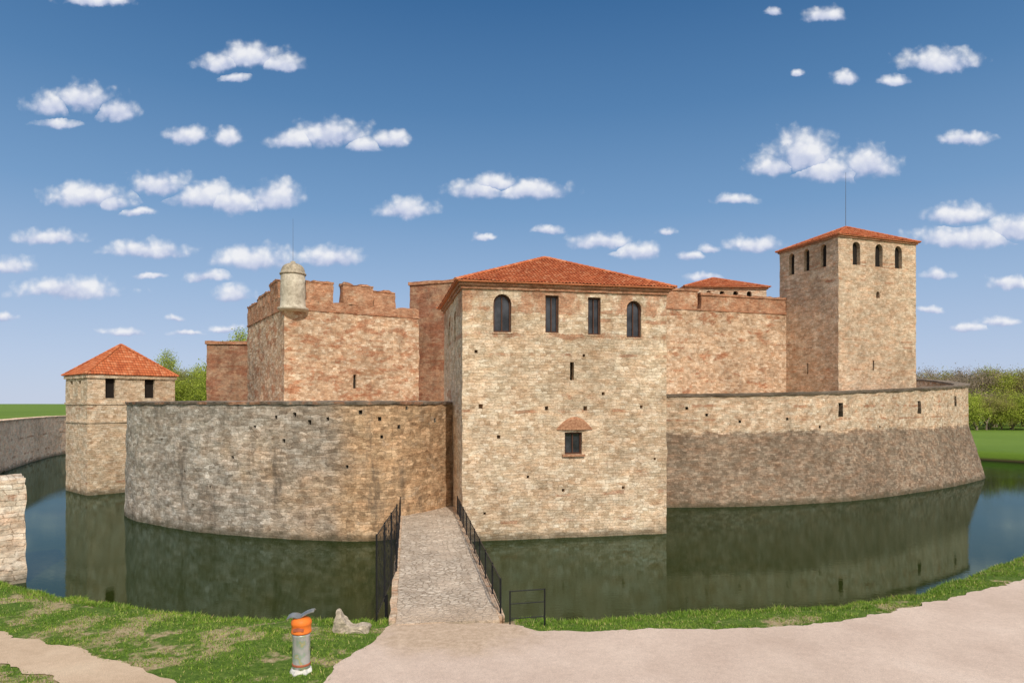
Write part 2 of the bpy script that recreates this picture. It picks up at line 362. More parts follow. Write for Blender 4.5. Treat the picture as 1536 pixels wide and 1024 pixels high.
def catmull(P,n=8,closed=False):
    P=[Vector(p) for p in P]; out=[]; N=len(P)
    for i in range(N if closed else N-1):
        if closed: a,b,c,d=P[(i-1)%N],P[i],P[(i+1)%N],P[(i+2)%N]
        else: a,b,c,d=P[max(i-1,0)],P[i],P[i+1],P[min(i+2,N-1)]
        for k in range(n):
            t=k/n; out.append(.5*((2*b)+(-a+c)*t+(2*a-5*b+4*c-d)*t*t+(-a+3*b-3*c+d)*t**3))
    if not closed: out.append(P[-1])
    return out
def resample(P,step):
    S=[0]
    for a,b in zip(P,P[1:]): S.append(S[-1]+(b-a).length)
    n=max(2,int(S[-1]/step)); out=[]; j=0
    for i in range(n+1):
        s=S[-1]*i/n
        while j<len(S)-2 and S[j+1]<s: j+=1
        f=(s-S[j])/max(1e-9,S[j+1]-S[j]); out.append(P[j].lerp(P[j+1],f))
    return out,S[-1]/n
def strip(P,prof,step=.35,amp=.05,dens=.35,seed=0):
    Q,ds=resample(P,step); n=len(Q)
    nor=[]
    for i in range(n):
        a=Q[max(i-2,0)]; b=Q[min(i+2,n-1)]; d=(b-a); d=Vector((d.x,d.y)).normalized(); nor.append(Vector((-d.y,d.x)))
    m=len(prof)
    def rz(z,T): return T+z[1] if isinstance(z,tuple) else z
    seg=[]
    for k in range(m):
        o0,z0=prof[k]; o1,z1=prof[(k+1)%m]
        L=math.hypot(o1-o0,rz(z1,8)-rz(z0,8)); c=max(1,int(L/dens)); seg.append(c)
    V=[];U=[]
    for i in range(n):
        T=Q[i].z if len(Q[i])>2 else 0
        for k in range(m):
            o0,z0=prof[k]; o1,z1=prof[(k+1)%m]; z0=rz(z0,T); z1=rz(z1,T)
            for c in range(seg[k]):
                f=c/seg[k]; off=o0+(o1-o0)*f; z=z0+(z1-z0)*f
                q=Vector((i*ds*.9+seed,z*.9,off*2)); dn=mn.noise(q)*amp+mn.noise(q*3.7)*amp*.6
                x=Q[i].x+nor[i].x*(off+dn); y=Q[i].y+nor[i].y*(off+dn)
                zz=z+ (mn.noise(q*2.3+Vector((9,9,9)))*amp*.7 if z>1 else 0)
                V.append((x,y,zz)); U.append((i*ds+seed,z+ (off*.8 if abs(z1-z0)<.2*abs(o1-o0) else 0)))
    M=sum(seg); Fc=[];FU=[]
    for i in range(n-1):
        for k in range(M):
            k2=(k+1)%M
            q=(i*M+k,(i+1)*M+k,(i+1)*M+k2,i*M+k2)
            Fc.append(q)
            us=[list(U[a]) for a in q]
            if k2==0: us[2][1]=us[1][1]+.3; us[3][1]=us[0][1]+.3
            FU+=us
    Fc.append(tuple(range(M-1,-1,-1))); FU+=[U[a] for a in range(M-1,-1,-1)]
    Fc.append(tuple((n-1)*M+k for k in range(M))); FU+=[U[(n-1)*M+k] for k in range(M)]
    me=mesh('wall',V,Fc,FU); fixn(me); return me
# =================================================================== WORLD
SV=Vector((.26,-.83,.78)).normalized()
el=math.asin(SV.z); rot=math.atan2(SV.x,SV.y)
w=bpy.data.worlds.new('World'); scene.world=w; w.use_nodes=True; w.node_tree.nodes.clear(); t=NT(w.node_tree)
w.cycles.sampling_method='MANUAL'; w.cycles.sample_map_resolution=256
sky=t.new('ShaderNodeTexSky',sky_type='NISHITA'); sky.sun_disc=False; sky.sun_elevation=el; sky.sun_rotation=rot
sky.air_density=1.0; sky.dust_density=.2; sky.ozone_density=2.0
gen=t.new('ShaderNodeTexCoord').outputs['Generated']
gx,gy,gz=t.sep(gen)[:3]
ay=t.math('MAXIMUM',t.math('ABSOLUTE',gy),.03)
P0=t.comb(t.math('DIVIDE',gx,ay),t.math('DIVIDE',gz,ay),0.)
wa=t.vm('MULTIPLY',t.vm('SUBTRACT',t.noise(P0,22,5,.58,col=True),(.5,.5,.5)),(.036,.024,0))
P1=t.vm('ADD',P0,wa)
LOB=[(375,88,46,22),(335,96,34,16),(420,96,38,15),(350,120,24,7),(75,160,38,20),(125,150,45,24),(170,168,30,18),(85,186,30,8),(280,206,34,14),(341,208,20,16),
(440,212,35,16),(495,203,50,22),(545,220,35,14),(588,210,28,14),(135,297,60,20),(170,305,28,14),(205,320,22,7),(240,278,40,22),(300,298,50,24),(350,305,50,20),(415,298,38,24),
(720,287,42,17),(740,275,35,15),(800,288,52,16),(608,317,42,17),(1165,250,38,20),(1205,232,50,34),(1240,257,55,24),(1300,247,44,26),(1240,25,28,14),(1268,118,20,12),(1412,93,52,18),(1345,120,25,9),(1445,208,40,11),
(1100,300,30,9),(1435,325,52,18),(1450,358,78,20),(1525,345,50,20),(1405,412,22,10),(72,358,48,12),(18,398,36,14),(225,377,60,15),(100,436,74,17),(380,390,55,22),(310,415,30,9),(225,415,18,5),(350,443,27,15),(498,388,44,16),(8,475,14,8),(262,478,14,6),(190,498,30,8),(280,500,25,5),(335,495,25,7),
(725,357,16,6),(825,348,20,8),(900,363,46,13),(960,378,34,14),(1003,349,14,6),(1035,384,20,8),(1065,373,15,8),(1133,367,42,12),(1055,418,28,8),(1395,466,20,6),(1450,492,22,8),(1500,484,27,8),(1515,428,32,12),(145,4,48,10),(1200,110,10,5),(1160,20,12,8)]
best=(9.,9.,0.); db=9.
for (cx,cy,hw,hh) in LOB:
    a=1.20*hw/F; b=1.24*hh/F; u=(cx-768)/F; v=(HOR-cy)/F
    pv=t.vm('MULTIPLY_ADD',P1,(1/a,1/b,0),(-u/a,-v/b,0)); ln=t.vm('LENGTH',pv,out=1)
    ls=t.math('LESS_THAN',ln,db); best=t.mixv(ls,best,pv); db=t.math('MINIMUM',db,ln)
ry=t.sep(best)[1]
def vor(vec,sc_,sm=.8):
    n=t.new('ShaderNodeTexVoronoi',voronoi_dimensions='2D',feature='SMOOTH_F1'); t.put(n.inputs['Vector'],vec); n.inputs['Scale'].default_value=sc_; n.inputs['Smoothness'].default_value=sm; return n.outputs['Distance']
PW=t.vm('ADD',P0,t.vm('MULTIPLY',t.vm('SUBTRACT',t.noise(P0,50,4,.6,col=True),(.5,.5,.5)),(.016,.014,0)))
b1=vor(PW,40); b2=vor(PW,92)
bill=t.math('ADD',t.math('MULTIPLY',t.math('SUBTRACT',.40,b1),.45),t.math('MULTIPLY',t.math('SUBTRACT',.40,b2),.28))
wisp=t.noise(P0,20,7,.6)
dens=t.math('ADD',t.math('SUBTRACT',1.0,db),bill)
dens=t.math('ADD',dens,t.math('MULTIPLY',t.math('SUBTRACT',wisp,.5),1.1))
dens=t.math('SUBTRACT',dens,t.math('MULTIPLY',t.math('MAXIMUM',t.math('SUBTRACT',-.25,ry),0.),1.0))
alpha=t.ss(dens,-.14,.70)
lit=t.math('ADD',t.ss(ry,-.8,.4,.0,.70),t.math('MULTIPLY',bill,.75))
lit=t.math('ADD',lit,t.math('MULTIPLY',t.math('SUBTRACT',wisp,.5),.8),clamp=True)
ccol=t.ramp(lit,[(0,lin(168,181,216)),(.4,lin(208,215,236)),(.8,lin(246,247,251))])
grad=t.ramp(gz,[(0,lin(190,203,228)),(.06,lin(181,198,227)),(.16,lin(154,182,217)),(.27,lin(117,157,200)),(.40,lin(83,129,177)),(.52,lin(56,105,156)),(.7,lin(110,145,188)),(1,lin(175,190,208))])
dts=t.vm('DOT_PRODUCT',gen,tuple(SV),out=1)
grad=t.mix(t.ss(dts,-.1,1.,0,.85),grad,(1.05,.96,.84,1))
bg1=t.new('ShaderNodeBackground'); t.put(bg1.inputs[0],sky.outputs[0]); bg1.inputs[1].default_value=.10
bg3=t.new('ShaderNodeBackground'); t.put(bg3.inputs[0],grad); bg3.inputs[1].default_value=1.
m0=t.new('ShaderNodeMixShader'); m0.inputs[0].default_value=.9; t.l.new(bg1.outputs[0],m0.inputs[1]); t.l.new(bg3.outputs[0],m0.inputs[2])
bg2=t.new('ShaderNodeBackground'); t.put(bg2.inputs[0],ccol); bg2.inputs[1].default_value=.95
mx=t.new('ShaderNodeMixShader'); t.put(mx.inputs[0],t.math('MULTIPLY',alpha,.96)); t.l.new(m0.outputs[0],mx.inputs[1]); t.l.new(bg2.outputs[0],mx.inputs[2])
wo=t.new('ShaderNodeOutputWorld'); t.l.new(mx.outputs[0],wo.inputs[0])
sl=bpy.data.lights.new('sun','SUN'); sl.energy=2.8; sl.angle=math.radians(.53); sl.color=(1,.92,.82)
so=bpy.data.objects.new('sun',sl); COL.objects.link(so); so.rotation_euler=SV.to_track_quat('Z','Y').to_euler(); so.location=(20,-20,60)
cam=bpy.data.cameras.new('camera'); co=bpy.data.objects.new('camera',cam); COL.objects.link(co)
co.location=(0,0,CAMZ); co.rotation_euler=(math.radians(90),0,0); cam.sensor_width=36; cam.lens=36*F/1536; cam.shift_y=(HOR-512)/1536
cam.clip_end=8000; cam.clip_start=.1; scene.camera=co
scene.view_settings.view_transform='Standard'; scene.view_settings.look='None'; scene.view_settings.exposure=0
# =================================================================== TERRAIN
C=Vector((0,70))
crest=[(-18.6,24.2),(-16.1,22.8),(-13.4,21.7),(-9.5,20.3),(-7,20),(-4.1,19.9),(.9,19.9),(3.7,20.3),(6.5,20.8),(9,21.1),(11.5,21.7),(14,22.8),(16.8,24.7),(21.4,27.9),
(30,35),(45,45),(60,58),(68,72),(67,83),(62.5,90),(52,105),(38,120),(0,133),(-50,130),(-67,115),(-67.5,100),(-63.5,88),(-55.5,71),(-45,50),(-28,30.5)]
cp=catmull(crest,12,True)
ang=np.array([math.atan2(p.y-C.y,p.x-C.x) for p in cp]); rad=np.array([(p-C).length-.8 for p in cp])
o=np.argsort(ang); ang=ang[o]; rad=rad[o]
angE=np.concatenate([ang-2*np.pi,ang,ang+2*np.pi]); radE=np.tile(rad,3)
def r0(th):
    return float(np.interp(th,angE,radE))+.22*mn.noise(Vector((th*30,1.7,0)))+.12*mn.noise(Vector((th*110,5,0)))
OFF=[-6,-1.5,-.4,-.05,.12,.3,.55,.8,1.1,1.5,2,2.6,3.3,4,5,6,7,8.5,10,13,17,22,30,45,65,90,130,200,320,600,1200,3500]
ZZ=[-2.5,-1.2,-.5,-.08,.25,.55,.85,1.0,1.06,1.12,1.18,1.2]+[1.2]*20
def wleft(px,py):
    a=min(1,max(0,(-px-30)/12)); b=min(1,max(0,(py-46)/8)); return a*b
def hz_at(th,off):
    z=float(np.interp(off,OFF,ZZ)); R=r0(th)
    sx_,sy_=C.x+R*math.cos(th),C.y+R*math.sin(th)
    wl=wleft(sx_,sy_)
    z+=wl*4.4*min(1,max(0,(off-.5)/.5))
    if off>.2:
        x,y=C.x+(R+off)*math.cos(th),C.y+(R+off)*math.sin(th)
        amp=.10 if .3<off<1.8 else (.012 if off<40 else 0.)
        z+=amp*mn.noise(Vector((x*1.3,y*1.3,0)))
        if off>100: z+=min(1,(off-100)/300)*1.2*mn.noise(Vector((x*.006,y*.006,2)))
    return z,R
ths=[]
a=-math.pi
while a<math.pi-1e-6:
    ths.append(a)
    d=abs(a+math.pi/2); a+=math.radians(.18 if d<math.radians(38) else .9)
V=[];N=len(ths);K=len(OFF)
for th in ths:
    for off in OFF:
        z,R=hz_at(th,off); V.append((C.x+(R+off)*math.cos(th),C.y+(R+off)*math.sin(th),z))
Fc=[(i*K+k,i*K+k+1,((i+1)%N)*K+k+1,((i+1)%N)*K+k) for i in range(N) for k in range(K-1)]
me=mesh('ground',V,Fc); fixn(me)
m,t,p=newmat('grassy_ground')
g=t.new('ShaderNodeNewGeometry').outputs['Position']; px,py,pz=t.sep(g)[:3]
n=t.noise(g,.5,5,.65); n2=t.noise(g,6,5,.7); n3=t.noise(g,40,3,.7)
gr=t.ramp(n2,[(.3,(.055,.11,.011)),(.5,(.105,.185,.022)),(.7,(.19,.26,.05))])
dry=t.ramp(n2,[(.3,(.30,.22,.11)),(.5,(.47,.36,.21)),(.7,(.60,.49,.31))])
near=t.ss(t.vm('LENGTH',g,out=1),45,60,1,0)
leftm=t.ss(px,2.,-4.)
col=t.mix(t.math('MULTIPLY',t.ss(t.math('ADD',n,t.math('MULTIPLY',leftm,.03)),.55,.62,0,.95),near),gr,dry)
farg=t.ramp(t.noise(g,.02,4,.6),[(.35,(.12,.21,.02)),(.6,(.17,.27,.035)),(.75,(.27,.30,.09))])
col=t.mix(near,farg,col)
col=t.mix(1.,col,t.ramp(n3,[(.3,(.6,.6,.6)),(.7,(1.3,1.3,1.3))]),'MULTIPLY')
col=t.mix(t.ss(pz,.45,.05),col,(.06,.045,.02,1))
t.put(p.inputs['Base Color'],col); p.inputs['Roughness'].default_value=.95; bump(t,p,t.math('ADD',n2,n3),.7,.05)
go=link('ground',me,m,smooth=True); go['kind']='structure'
# water
V=[(C.x,C.y,0)]
TH=[-math.pi+i*math.tau/360 for i in range(360)]
for th in TH:
    R=r0(th)+2.0; V.append((C.x+R*math.cos(th),C.y+R*math.sin(th),0))
Fc=[(0,1+i,1+(i+1)%360) for i in range(360)]
me=mesh('water',V,Fc)
m=bpy.data.materials.new('moat_water'); m.use_nodes=True; m.node_tree.nodes.clear(); t=NT(m.node_tree)
g=t.new('ShaderNodeNewGeometry').outputs['Position']
wv=t.noise(t.vm('MULTIPLY',g,(1.,1.8,1)),2.4,3,.5); wv2=t.noise(g,.12,3,.5); wv3=t.noise(t.vm('MULTIPLY',g,(1,1.8,1)),8,2,.5)
b=t.new('ShaderNodeBump'); b.inputs['Distance'].default_value=.010; t.put(b.inputs['Strength'],t.ss(t.noise(g,.06,2),.35,.65,.08,.4))
t.put(b.inputs['Height'],t.math('ADD',wv,t.math('MULTIPLY',wv3,.4)))
df=t.new('ShaderNodeBsdfDiffuse'); t.put(df.inputs[0],t.ramp(wv2,[(.35,(.020,.031,.004)),(.65,(.026,.036,.006))])); t.l.new(b.outputs[0],df.inputs['Normal'])
gl=t.new('ShaderNodeBsdfGlossy'); gl.inputs['Color'].default_value=(.42,.56,.58,1); gl.inputs['Roughness'].default_value=.02; t.l.new(b.outputs[0],gl.inputs['Normal'])
fr=t.new('ShaderNodeFresnel'); fr.inputs['IOR'].default_value=1.45; t.l.new(b.outputs[0],fr.inputs['Normal'])
mxw=t.new('ShaderNodeMixShader'); t.put(mxw.inputs[0],fr.outputs[0]); t.l.new(df.outputs[0],mxw.inputs[1]); t.l.new(gl.outputs[0],mxw.inputs[2])
om=t.new('ShaderNodeOutputMaterial'); t.l.new(mxw.outputs[0],om.inputs[0])
wo_=link('water',me,m); wo_['kind']='structure'
def gp(px,py,z=1.22):
    d=(CAMZ-z)*1000/(py-HOR); return Vector(((px-768)/F*d,d))
def sheet(name,pts,z,mat,jit=.06,sub=.12):
    P=[];n=len(pts)
    for i in range(n):
        a,b=pts[i],pts[(i+1)%n]; L=(b-a).length; k=max(1,int(L/sub)) if L<60 and a.y>4 and b.y>4 else 1
        for j in range(k):
            q=a.lerp(b,j/k); s=jit if k>1 else 0
            q=q+Vector((mn.noise(Vector((q.x*1.1,q.y*1.1,3)))+.6*mn.noise(Vector((q.x*4,q.y*4,9))),mn.noise(Vector((q.x*1.1,q.y*1.1,8)))+.6*mn.noise(Vector((q.x*4,q.y*4,1)))))*s*2; P.append(q)
    bm=bmesh.new(); vs=[bm.verts.new((q.x,q.y,z)) for q in P]; f=bm.faces.new(vs); bmesh.ops.triangulate(bm,faces=[f])
    bmesh.ops.recalc_face_normals(bm,faces=bm.faces)
    me=bpy.data.meshes.new(name); bm.to_mesh(me); bm.free()
    if me.polygons[0].normal.z<0: me.flip_normals()
    o=link(name,me,mat); o['kind']='structure'; return P
def roadmat(name,cs,stain,gs=60,worn=None):
    m,t,p=newmat(name); g=t.new('ShaderNodeNewGeometry').outputs['Position']
    n=t.noise(g,.5,5,.6); n3=t.noise(g,gs,3,.8); n4=t.noise(g,5,5,.75)
    col=t.ramp(n,cs)
    if worn:
        d=t.vm('LENGTH',t.vm('MULTIPLY',t.vm('SUBTRACT',g,worn[0]),(1,1.3,0)),out=1)
        k=t.ss(t.math('ADD',d,t.math('MULTIPLY',t.math('SUBTRACT',t.noise(g,1.1,5,.65),.5),2.6)),worn[1]*1.25,worn[1]*.55,0,.9)
        col=t.mix(k,col,t.ramp(n4,[(.3,(.46,.335,.23)),(.7,(.63,.49,.365))]))
    col=t.mix(1.,col,t.ramp(n3,[(.3,(.66,.66,.66)),(.5,(1,1,1)),(.72,(1.3,1.28,1.25))]),'MULTIPLY')
    col=t.mix(1.,col,t.ramp(n4,[(.3,(.9,.89,.88)),(.7,(1.05,1.05,1.05))]),'MULTIPLY')
    col=t.mix(t.ss(t.noise(g,.22,6,.7),.52,.72,0,.35),col,stain)
    t.put(p.inputs['Base Color'],col); p.inputs['Roughness'].default_value=.9; bump(t,p,t.math('ADD',n3,n4),.4,.02); return m
M_road=roadmat('pinkish_gravel_asphalt',[(.3,(.59,.46,.38)),(.6,(.69,.555,.465)),(.8,(.74,.61,.52))],(.50,.385,.30,1),worn=((-1.7,18.6,1.2),2.6))
M_dirt=roadmat('sandy_dirt',[(.3,(.52,.38,.26)),(.6,(.64,.49,.35)),(.8,(.70,.56,.41))],(.36,.25,.15,1),45)
road=[gp(*q) for q in [(478,1030),(520,988),(560,958),(592,934),(640,934),(700,934),(758,934),(815,946),(900,945),(1000,943),(1100,942),(1200,938),(1290,926),(1380,908),(1460,888),(1560,862),(1700,836)]]
road=[Vector((-5.6,11.5))]+road+[Vector((60,26)),Vector((60,2)),Vector((-7,2))]
roadP=sheet('road',road,1.226,M_road,.09)
dp=[gp(*q) for q in [(-150,920),(-60,934),(0,948),(80,965),(150,985),(210,1003),(270,1030),(340,1090)]]+[gp(*q) for q in [(190,1100),(140,1050),(95,1026),(60,1010),(0,994),(-80,982),(-160,970)]]
dirtP=sheet('dirt_path',dp,1.224,M_dirt,.11)
def inpoly(x,y,P):
    X=np.array([p.x for p in P]); Y=np.array([p.y for p in P]); X2=np.roll(X,-1); Y2=np.roll(Y,-1)
    r=np.zeros(len(x),bool)
    for a,b,c,d in zip(X,Y,X2,Y2):
        k=((b>y)!=(d>y)); 
        if b!=d: r^= k & (x<(c-a)*(y-b)/(d-b)+a)
    return r
NB=480000
x=rng.uniform(-24,24,NB); y=rng.uniform(13.5,31,NB)
vis=np.abs(x)<y*.80
th=np.arctan2(y-C.y,x-C.x); R=np.interp(th,angE,radE); off=np.hypot(x-C.x,y-C.y)-R
jx=x+rng.normal(0,.07,NB); jy=y+rng.normal(0,.07,NB)
k=vis&(off>.1)&(off<12); k&=~inpoly(jx,jy,roadP); k&=~inpoly(jx,jy,dirtP)
k&=~((x>-3.6)&(x<.1)&(y>17.5)&(y<21))
x=x[k];y=y[k]
vs=[];fs=[];cnt=0
for xx,yy in zip(x,y):
    nn=mn.fractal(Vector((xx*.6,yy*.8,3)),.9,2,4); n2=mn.noise(Vector((xx*2.2,yy*2.2,7)))
    thh=math.atan2(yy-C.y,xx-C.x); oo=math.hypot(xx-C.x,yy-C.y)-r0(thh)
    if oo<.12: continue
    edge=oo<1.5
    dd=.78-2.6*max(0,nn-.07)+.35*n2+(.35 if edge else 0)
    if xx>1: dd+=.45
    if random.random()>max(dd,.12): continue
    z,_=hz_at(thh,oo)
    h=random.uniform(.03,.065)*(1.0+.9*max(0,n2))*(1.8 if edge else 1); a=random.uniform(0,6.283); wd=random.uniform(.008,.015)
    lx,ly=random.gauss(0,.6)*h,random.gauss(0,.6)*h
    c,s=math.cos(a)*wd,math.sin(a)*wd
    vs+=[(xx-c,yy-s,z-.01),(xx+c,yy+s,z-.01),(xx+lx,yy+ly,z+h)]; fs.append((cnt,cnt+1,cnt+2)); cnt+=3
me=mesh('grass',vs,fs); m,t,p=newmat('grass_blades')
gg=t.new('ShaderNodeNewGeometry'); g=gg.outputs['Position']
col=t.ramp(gg.outputs['Random Per Island'],[(0,(.085,.17,.011)),(.45,(.145,.28,.024)),(.82,(.235,.36,.048)),(1,(.52,.46,.2))])
col=t.mix(1.,col,t.ramp(t.noise(g,.9,4,.6),[(.3,(.65,.76,.65)),(.7,(1.4,1.2,1.3))]),'MULTIPLY')
t.put(p.inputs['Base Color'],col); p.inputs['Roughness'].default_value=.7
gro=link('grass',me,m); gro['kind']='stuff'
# =================================================================== GATE TOWER
o2=(-2.7,36.2); A1=math.atan2(2.3,11.63); e1=(math.cos(A1),math.sin(A1)); W1,D1=11.85,10.5
gt=root('gate_tower',(o2[0],o2[1],0),A1,'square cream stone gate tower with red hipped tile roof','tower')
me=mbox(0,W1,0,D1,-1.5,13.75,cell=.3,amp=.05)
cuts=[]
def opening(px0,px1,py0,py1,arch=0):
    pm=(py0+py1)/2
    t0,_=face_t(o2,e1,px0,pm); t1,_=face_t(o2,e1,px1,pm); _,za=face_t(o2,e1,(px0+px1)/2,py1); _,zb=face_t(o2,e1,(px0+px1)/2,py0)
    return (t0,t1,za,zb,arch)
W=[opening(740,767,441,498,1.),opening(818,838,443,499),opening(882,901,446,502),opening(940,962,451,506,1.)]
LW=opening(847,873,648,681); SL=opening(855,861,543,570)
for q in W+[LW]: cuts.append(prism(outline(*q),front(),-.4,.45))
cuts.append(prism(outline(*SL),front(),-.4,.6))
for (hx,hy) in [(721,609),(714,527),(820,612),(878,612),(792,715),(935,731),(876,533),(982,688),(748,655),(727,770),(905,590),(962,610),(845,735)]:
    tt,zz=face_t(o2,e1,hx,hy); r=random.uniform(.07,.12); cuts.append(prism(outline(tt-r,tt+r,zz-r,zz+r),front(),-.3,.5))
LQ=[(3.0,4.0,11.2,13.0,1.),(6.5,7.5,11.2,13.0,1.)]
for q in LQ: cuts.append(prism(outline(*q),left(),-.4,.45))
me=boolcut(me,cuts); boxuv(me); link('wall',me,M_gate,gt)
for q in W+[LW]: window(gt,front(),*q,dep=.3)
for q in LQ: window(gt,left(),*q,dep=.3)
window(gt,front(),*SL,dep=.5,glazed=False,name='arrow_slit_shade')
ua,ub=opening(835,888,625,646)[:2]; zc=LW[3]+.12
V=[];Fc=[];nh=12
for i in range(nh+1):
    f=i/nh; u=ua+(ub-ua)*f; hgt=.10+.68*math.sin(math.pi*f)**.9
    V+=[(u,.06,zc),(u,-.16*math.sin(math.pi*min(max(f,.06),.94))**.5,zc+.02),(u,-.15*math.sin(math.pi*min(max(f,.06),.94))**.5,zc+hgt*.8),(u,.06,zc+hgt)]
for i in range(nh):
    for j in range(4): a=i*4+j; b_=i*4+(j+1)%4; Fc.append((a,b_,b_+4,a+4))
Fc+=[(0,1,2,3),tuple(nh*4+j for j in (3,2,1,0))]
me=mesh('window_hood',V,Fc); fixn(me); link('window_hood',me,M_hood,gt)
box_part('window_sill',gt,(LW[0]-.15,LW[1]+.15,-.14,.1,LW[2]-.12,LW[2]-.003),M_hood,cell=.2)
for q in W: box_part('window_sill',gt,(q[0]-.06,q[1]+.06,-.04,.12,q[2]-.08,q[2]-.003),M_gate,cell=.2)
box_part('cornice',gt,(-.1,W1+.1,-.1,D1+.1,13.75,13.92),M_copb,amp=.03)
box_part('cornice',gt,(-.2,W1+.2,-.2,D1+.2,13.923,14.08),M_copb,amp=.02)
hip_roof(gt,-.38,W1+.38,-.38,D1+.38,14.12,16.75,tw=.20,tl=.30)
# =================================================================== LEFT CURTAIN
def path3(L,z): return [Vector((q[0],q[1],q[2] if len(q)>2 else z)) for q in L]
PL=path3([(-23,68),(-27.3,61),(-28.7,54),(-28.5,50.3),(-27.2,46.9),(-24.8,43.4),(-21.6,41),(-18.7,39.2),(-15.8,38),(-12.1,36.9),(-9,36.4),(-7.6,36.5),(-6.2,37.2),(-5,38.6),(-3.3,41.5)],7.45)
PLc=catmull(PL,8)
cw=root('curtain_wall',(-15,42,0),0,'curved grey rubble stone curtain wall with dark coping','wall')
me=strip(PLc,[(-.12,-1.5),(.0,1.0),(.12,7.45),(1.3,7.45),(1.3,-1.5)],step=.3,amp=.09,dens=.3,seed=5)
cuts=[]
def ray_on_path(px,P):
    u=(px-768)/F
    for a,b in zip(P,P[1:]):
        fa=a.x-u*a.y; fb=b.x-u*b.y
        if fa<=0<fb and (b-a).x>0:
            f=fa/(fa-fb); q=a.lerp(b,f); d=(b-a).normalized(); return q,d
    return None,None
for hx,hy in [(412,626),(424,661),(347,686),(290,757),(276,708),(463,633),(490,628),(570,628),(612,612),(573,655),(520,700),(440,622),(240,660),(315,730),(600,640),(540,618),(380,640),(655,630)]:
    q,d=ray_on_path(hx,PLc)
    if q is None: continue
    z=CAMZ-(hy-HOR)/F*q.y; nn=Vector((-d.y,d.x,0)); r=random.uniform(.06,.11)
    fm=lambda u,dd,z,q=q,d=d,nn=nn:(q.x+d.x*u+nn.x*dd,q.y+d.y*u+nn.y*dd,z)
    cuts.append(prism(outline(-r,r,z-r*1.2,z+r*1.2),fm,-.3,.6))
me=boolcut(me,cuts); boxuv(me,0,True)
def addto(me,name,mat,rootobj):
    me.transform(Matrix.Translation(-rootobj.location)); return link(name,me,mat,rootobj)
addto(me,'wall',M_curtL,cw)
me=strip(PLc,[(.03,7.455),(-.0,7.6),(1.38,7.66),(1.4,7.455)],step=.3,amp=.07,dens=.4,seed=2); addto(me,'coping',M_cop,cw)
# =================================================================== RIGHT CURTAIN
PR=path3([(4,48.6,8.0),(7.5,47.8,8.0),(11.1,47.8,8.0),(16,48.1,8.05),(21.3,49.3,8.15),(27.5,51.7,8.3),(36.4,57.3,8.65),(43.0,62.4,8.95),(47.8,66.8,9.2),(50.1,71,9.5),(51.2,77,10.0),(50.6,84,10.5),(46,91,10.7),(36,97,10.7),(24,101,10.7)],8)
PRc=catmull(PR,8)
cr=root('curtain_wall',(25,55,0),0,'long curved curtain wall with dark battered base and pale upper courses','wall')
me=strip(PRc,[(0,-1.5),(.35,.0),(1.75,5.3),(1.78,('T',0)),(2.9,('T',0)),(2.9,-1.5)],step=.32,amp=.09,dens=.32,seed=40)
cuts=[];emb=[]
PRo=[]
for i,q in enumerate(PRc):
    a=PRc[max(i-1,0)];b=PRc[min(i+1,len(PRc)-1)]; d=(b-a); d.z=0; d.normalize(); PRo.append(q+Vector((-d.y,d.x,0))*1.76)
for hx,y0,y1,wd in [(1261,604,625,.55),(1379,601,620,.6),(1433,594,609,.6)]:
    q,d=ray_on_path(hx,PRo)
    if q is None: print('miss',hx); continue
    d.z=0; d.normalize(); za=CAMZ-(y1-HOR)/F*q.y; zb=CAMZ-(y0-HOR)/F*q.y; nn=Vector((-d.y,d.x,0))
    fm=lambda u,dd,z,q=q,d=d,nn=nn:(q.x+d.x*u+nn.x*dd,q.y+d.y*u+nn.y*dd,z)
    cuts.append(prism(outline(-wd/2,wd/2,za,zb),fm,-.5,.8)); emb.append((fm,wd,za,zb))
for hx,hy in [(1060,622),(1110,632),(1180,628),(1320,640),(1230,640),(1030,612)]:
    q,d=ray_on_path(hx,PRo); d.z=0; d.normalize(); z=CAMZ-(hy-HOR)/F*q.y; nn=Vector((-d.y,d.x,0)); r=.1
    fm=lambda u,dd,z,q=q,d=d,nn=nn:(q.x+d.x*u+nn.x*dd,q.y+d.y*u+nn.y*dd,z)
    cuts.append(prism(outline(-r,r,z-r,z+r),fm,-.5,.5))
me=boolcut(me,cuts); boxuv(me,0,True); addto(me,'wall',M_curtR,cr)
for fm,wd,za,zb in emb:
    V,Fc=prism(outline(-wd/2+.01,wd/2-.01,za+.01,zb-.01),fm,.6,.78); e=mesh('embrasure_shade',V,Fc); fixn(e); addto(e,'embrasure_shade',M_dark,cr)  # dark panel in the recess, painted as its inner shade
me=strip(PRc,[(1.66,('T',.005)),(1.6,('T',.2)),(3.0,('T',.22)),(3.0,('T',.005))],step=.32,amp=.06,dens=.4,seed=12); addto(me,'coping',M_cop,cr)
cy=[(-3.4,44),(-8,39.5),(-18,42),(-26,50),(-26,60),(-22,67),(0,95),(24,98),(44,88),(47,76),(45,69),(34,60),(20,52.5),(8,50.5)]
me=mesh('courtyard_ground',[(a,b,5.9) for a,b in cy],[tuple(range(len(cy)))]); fixn(me)
if me.polygons[0].normal.z<0: me.flip_normals()
cg=link('courtyard_ground',me,M_dirt); cg['kind']='structure'
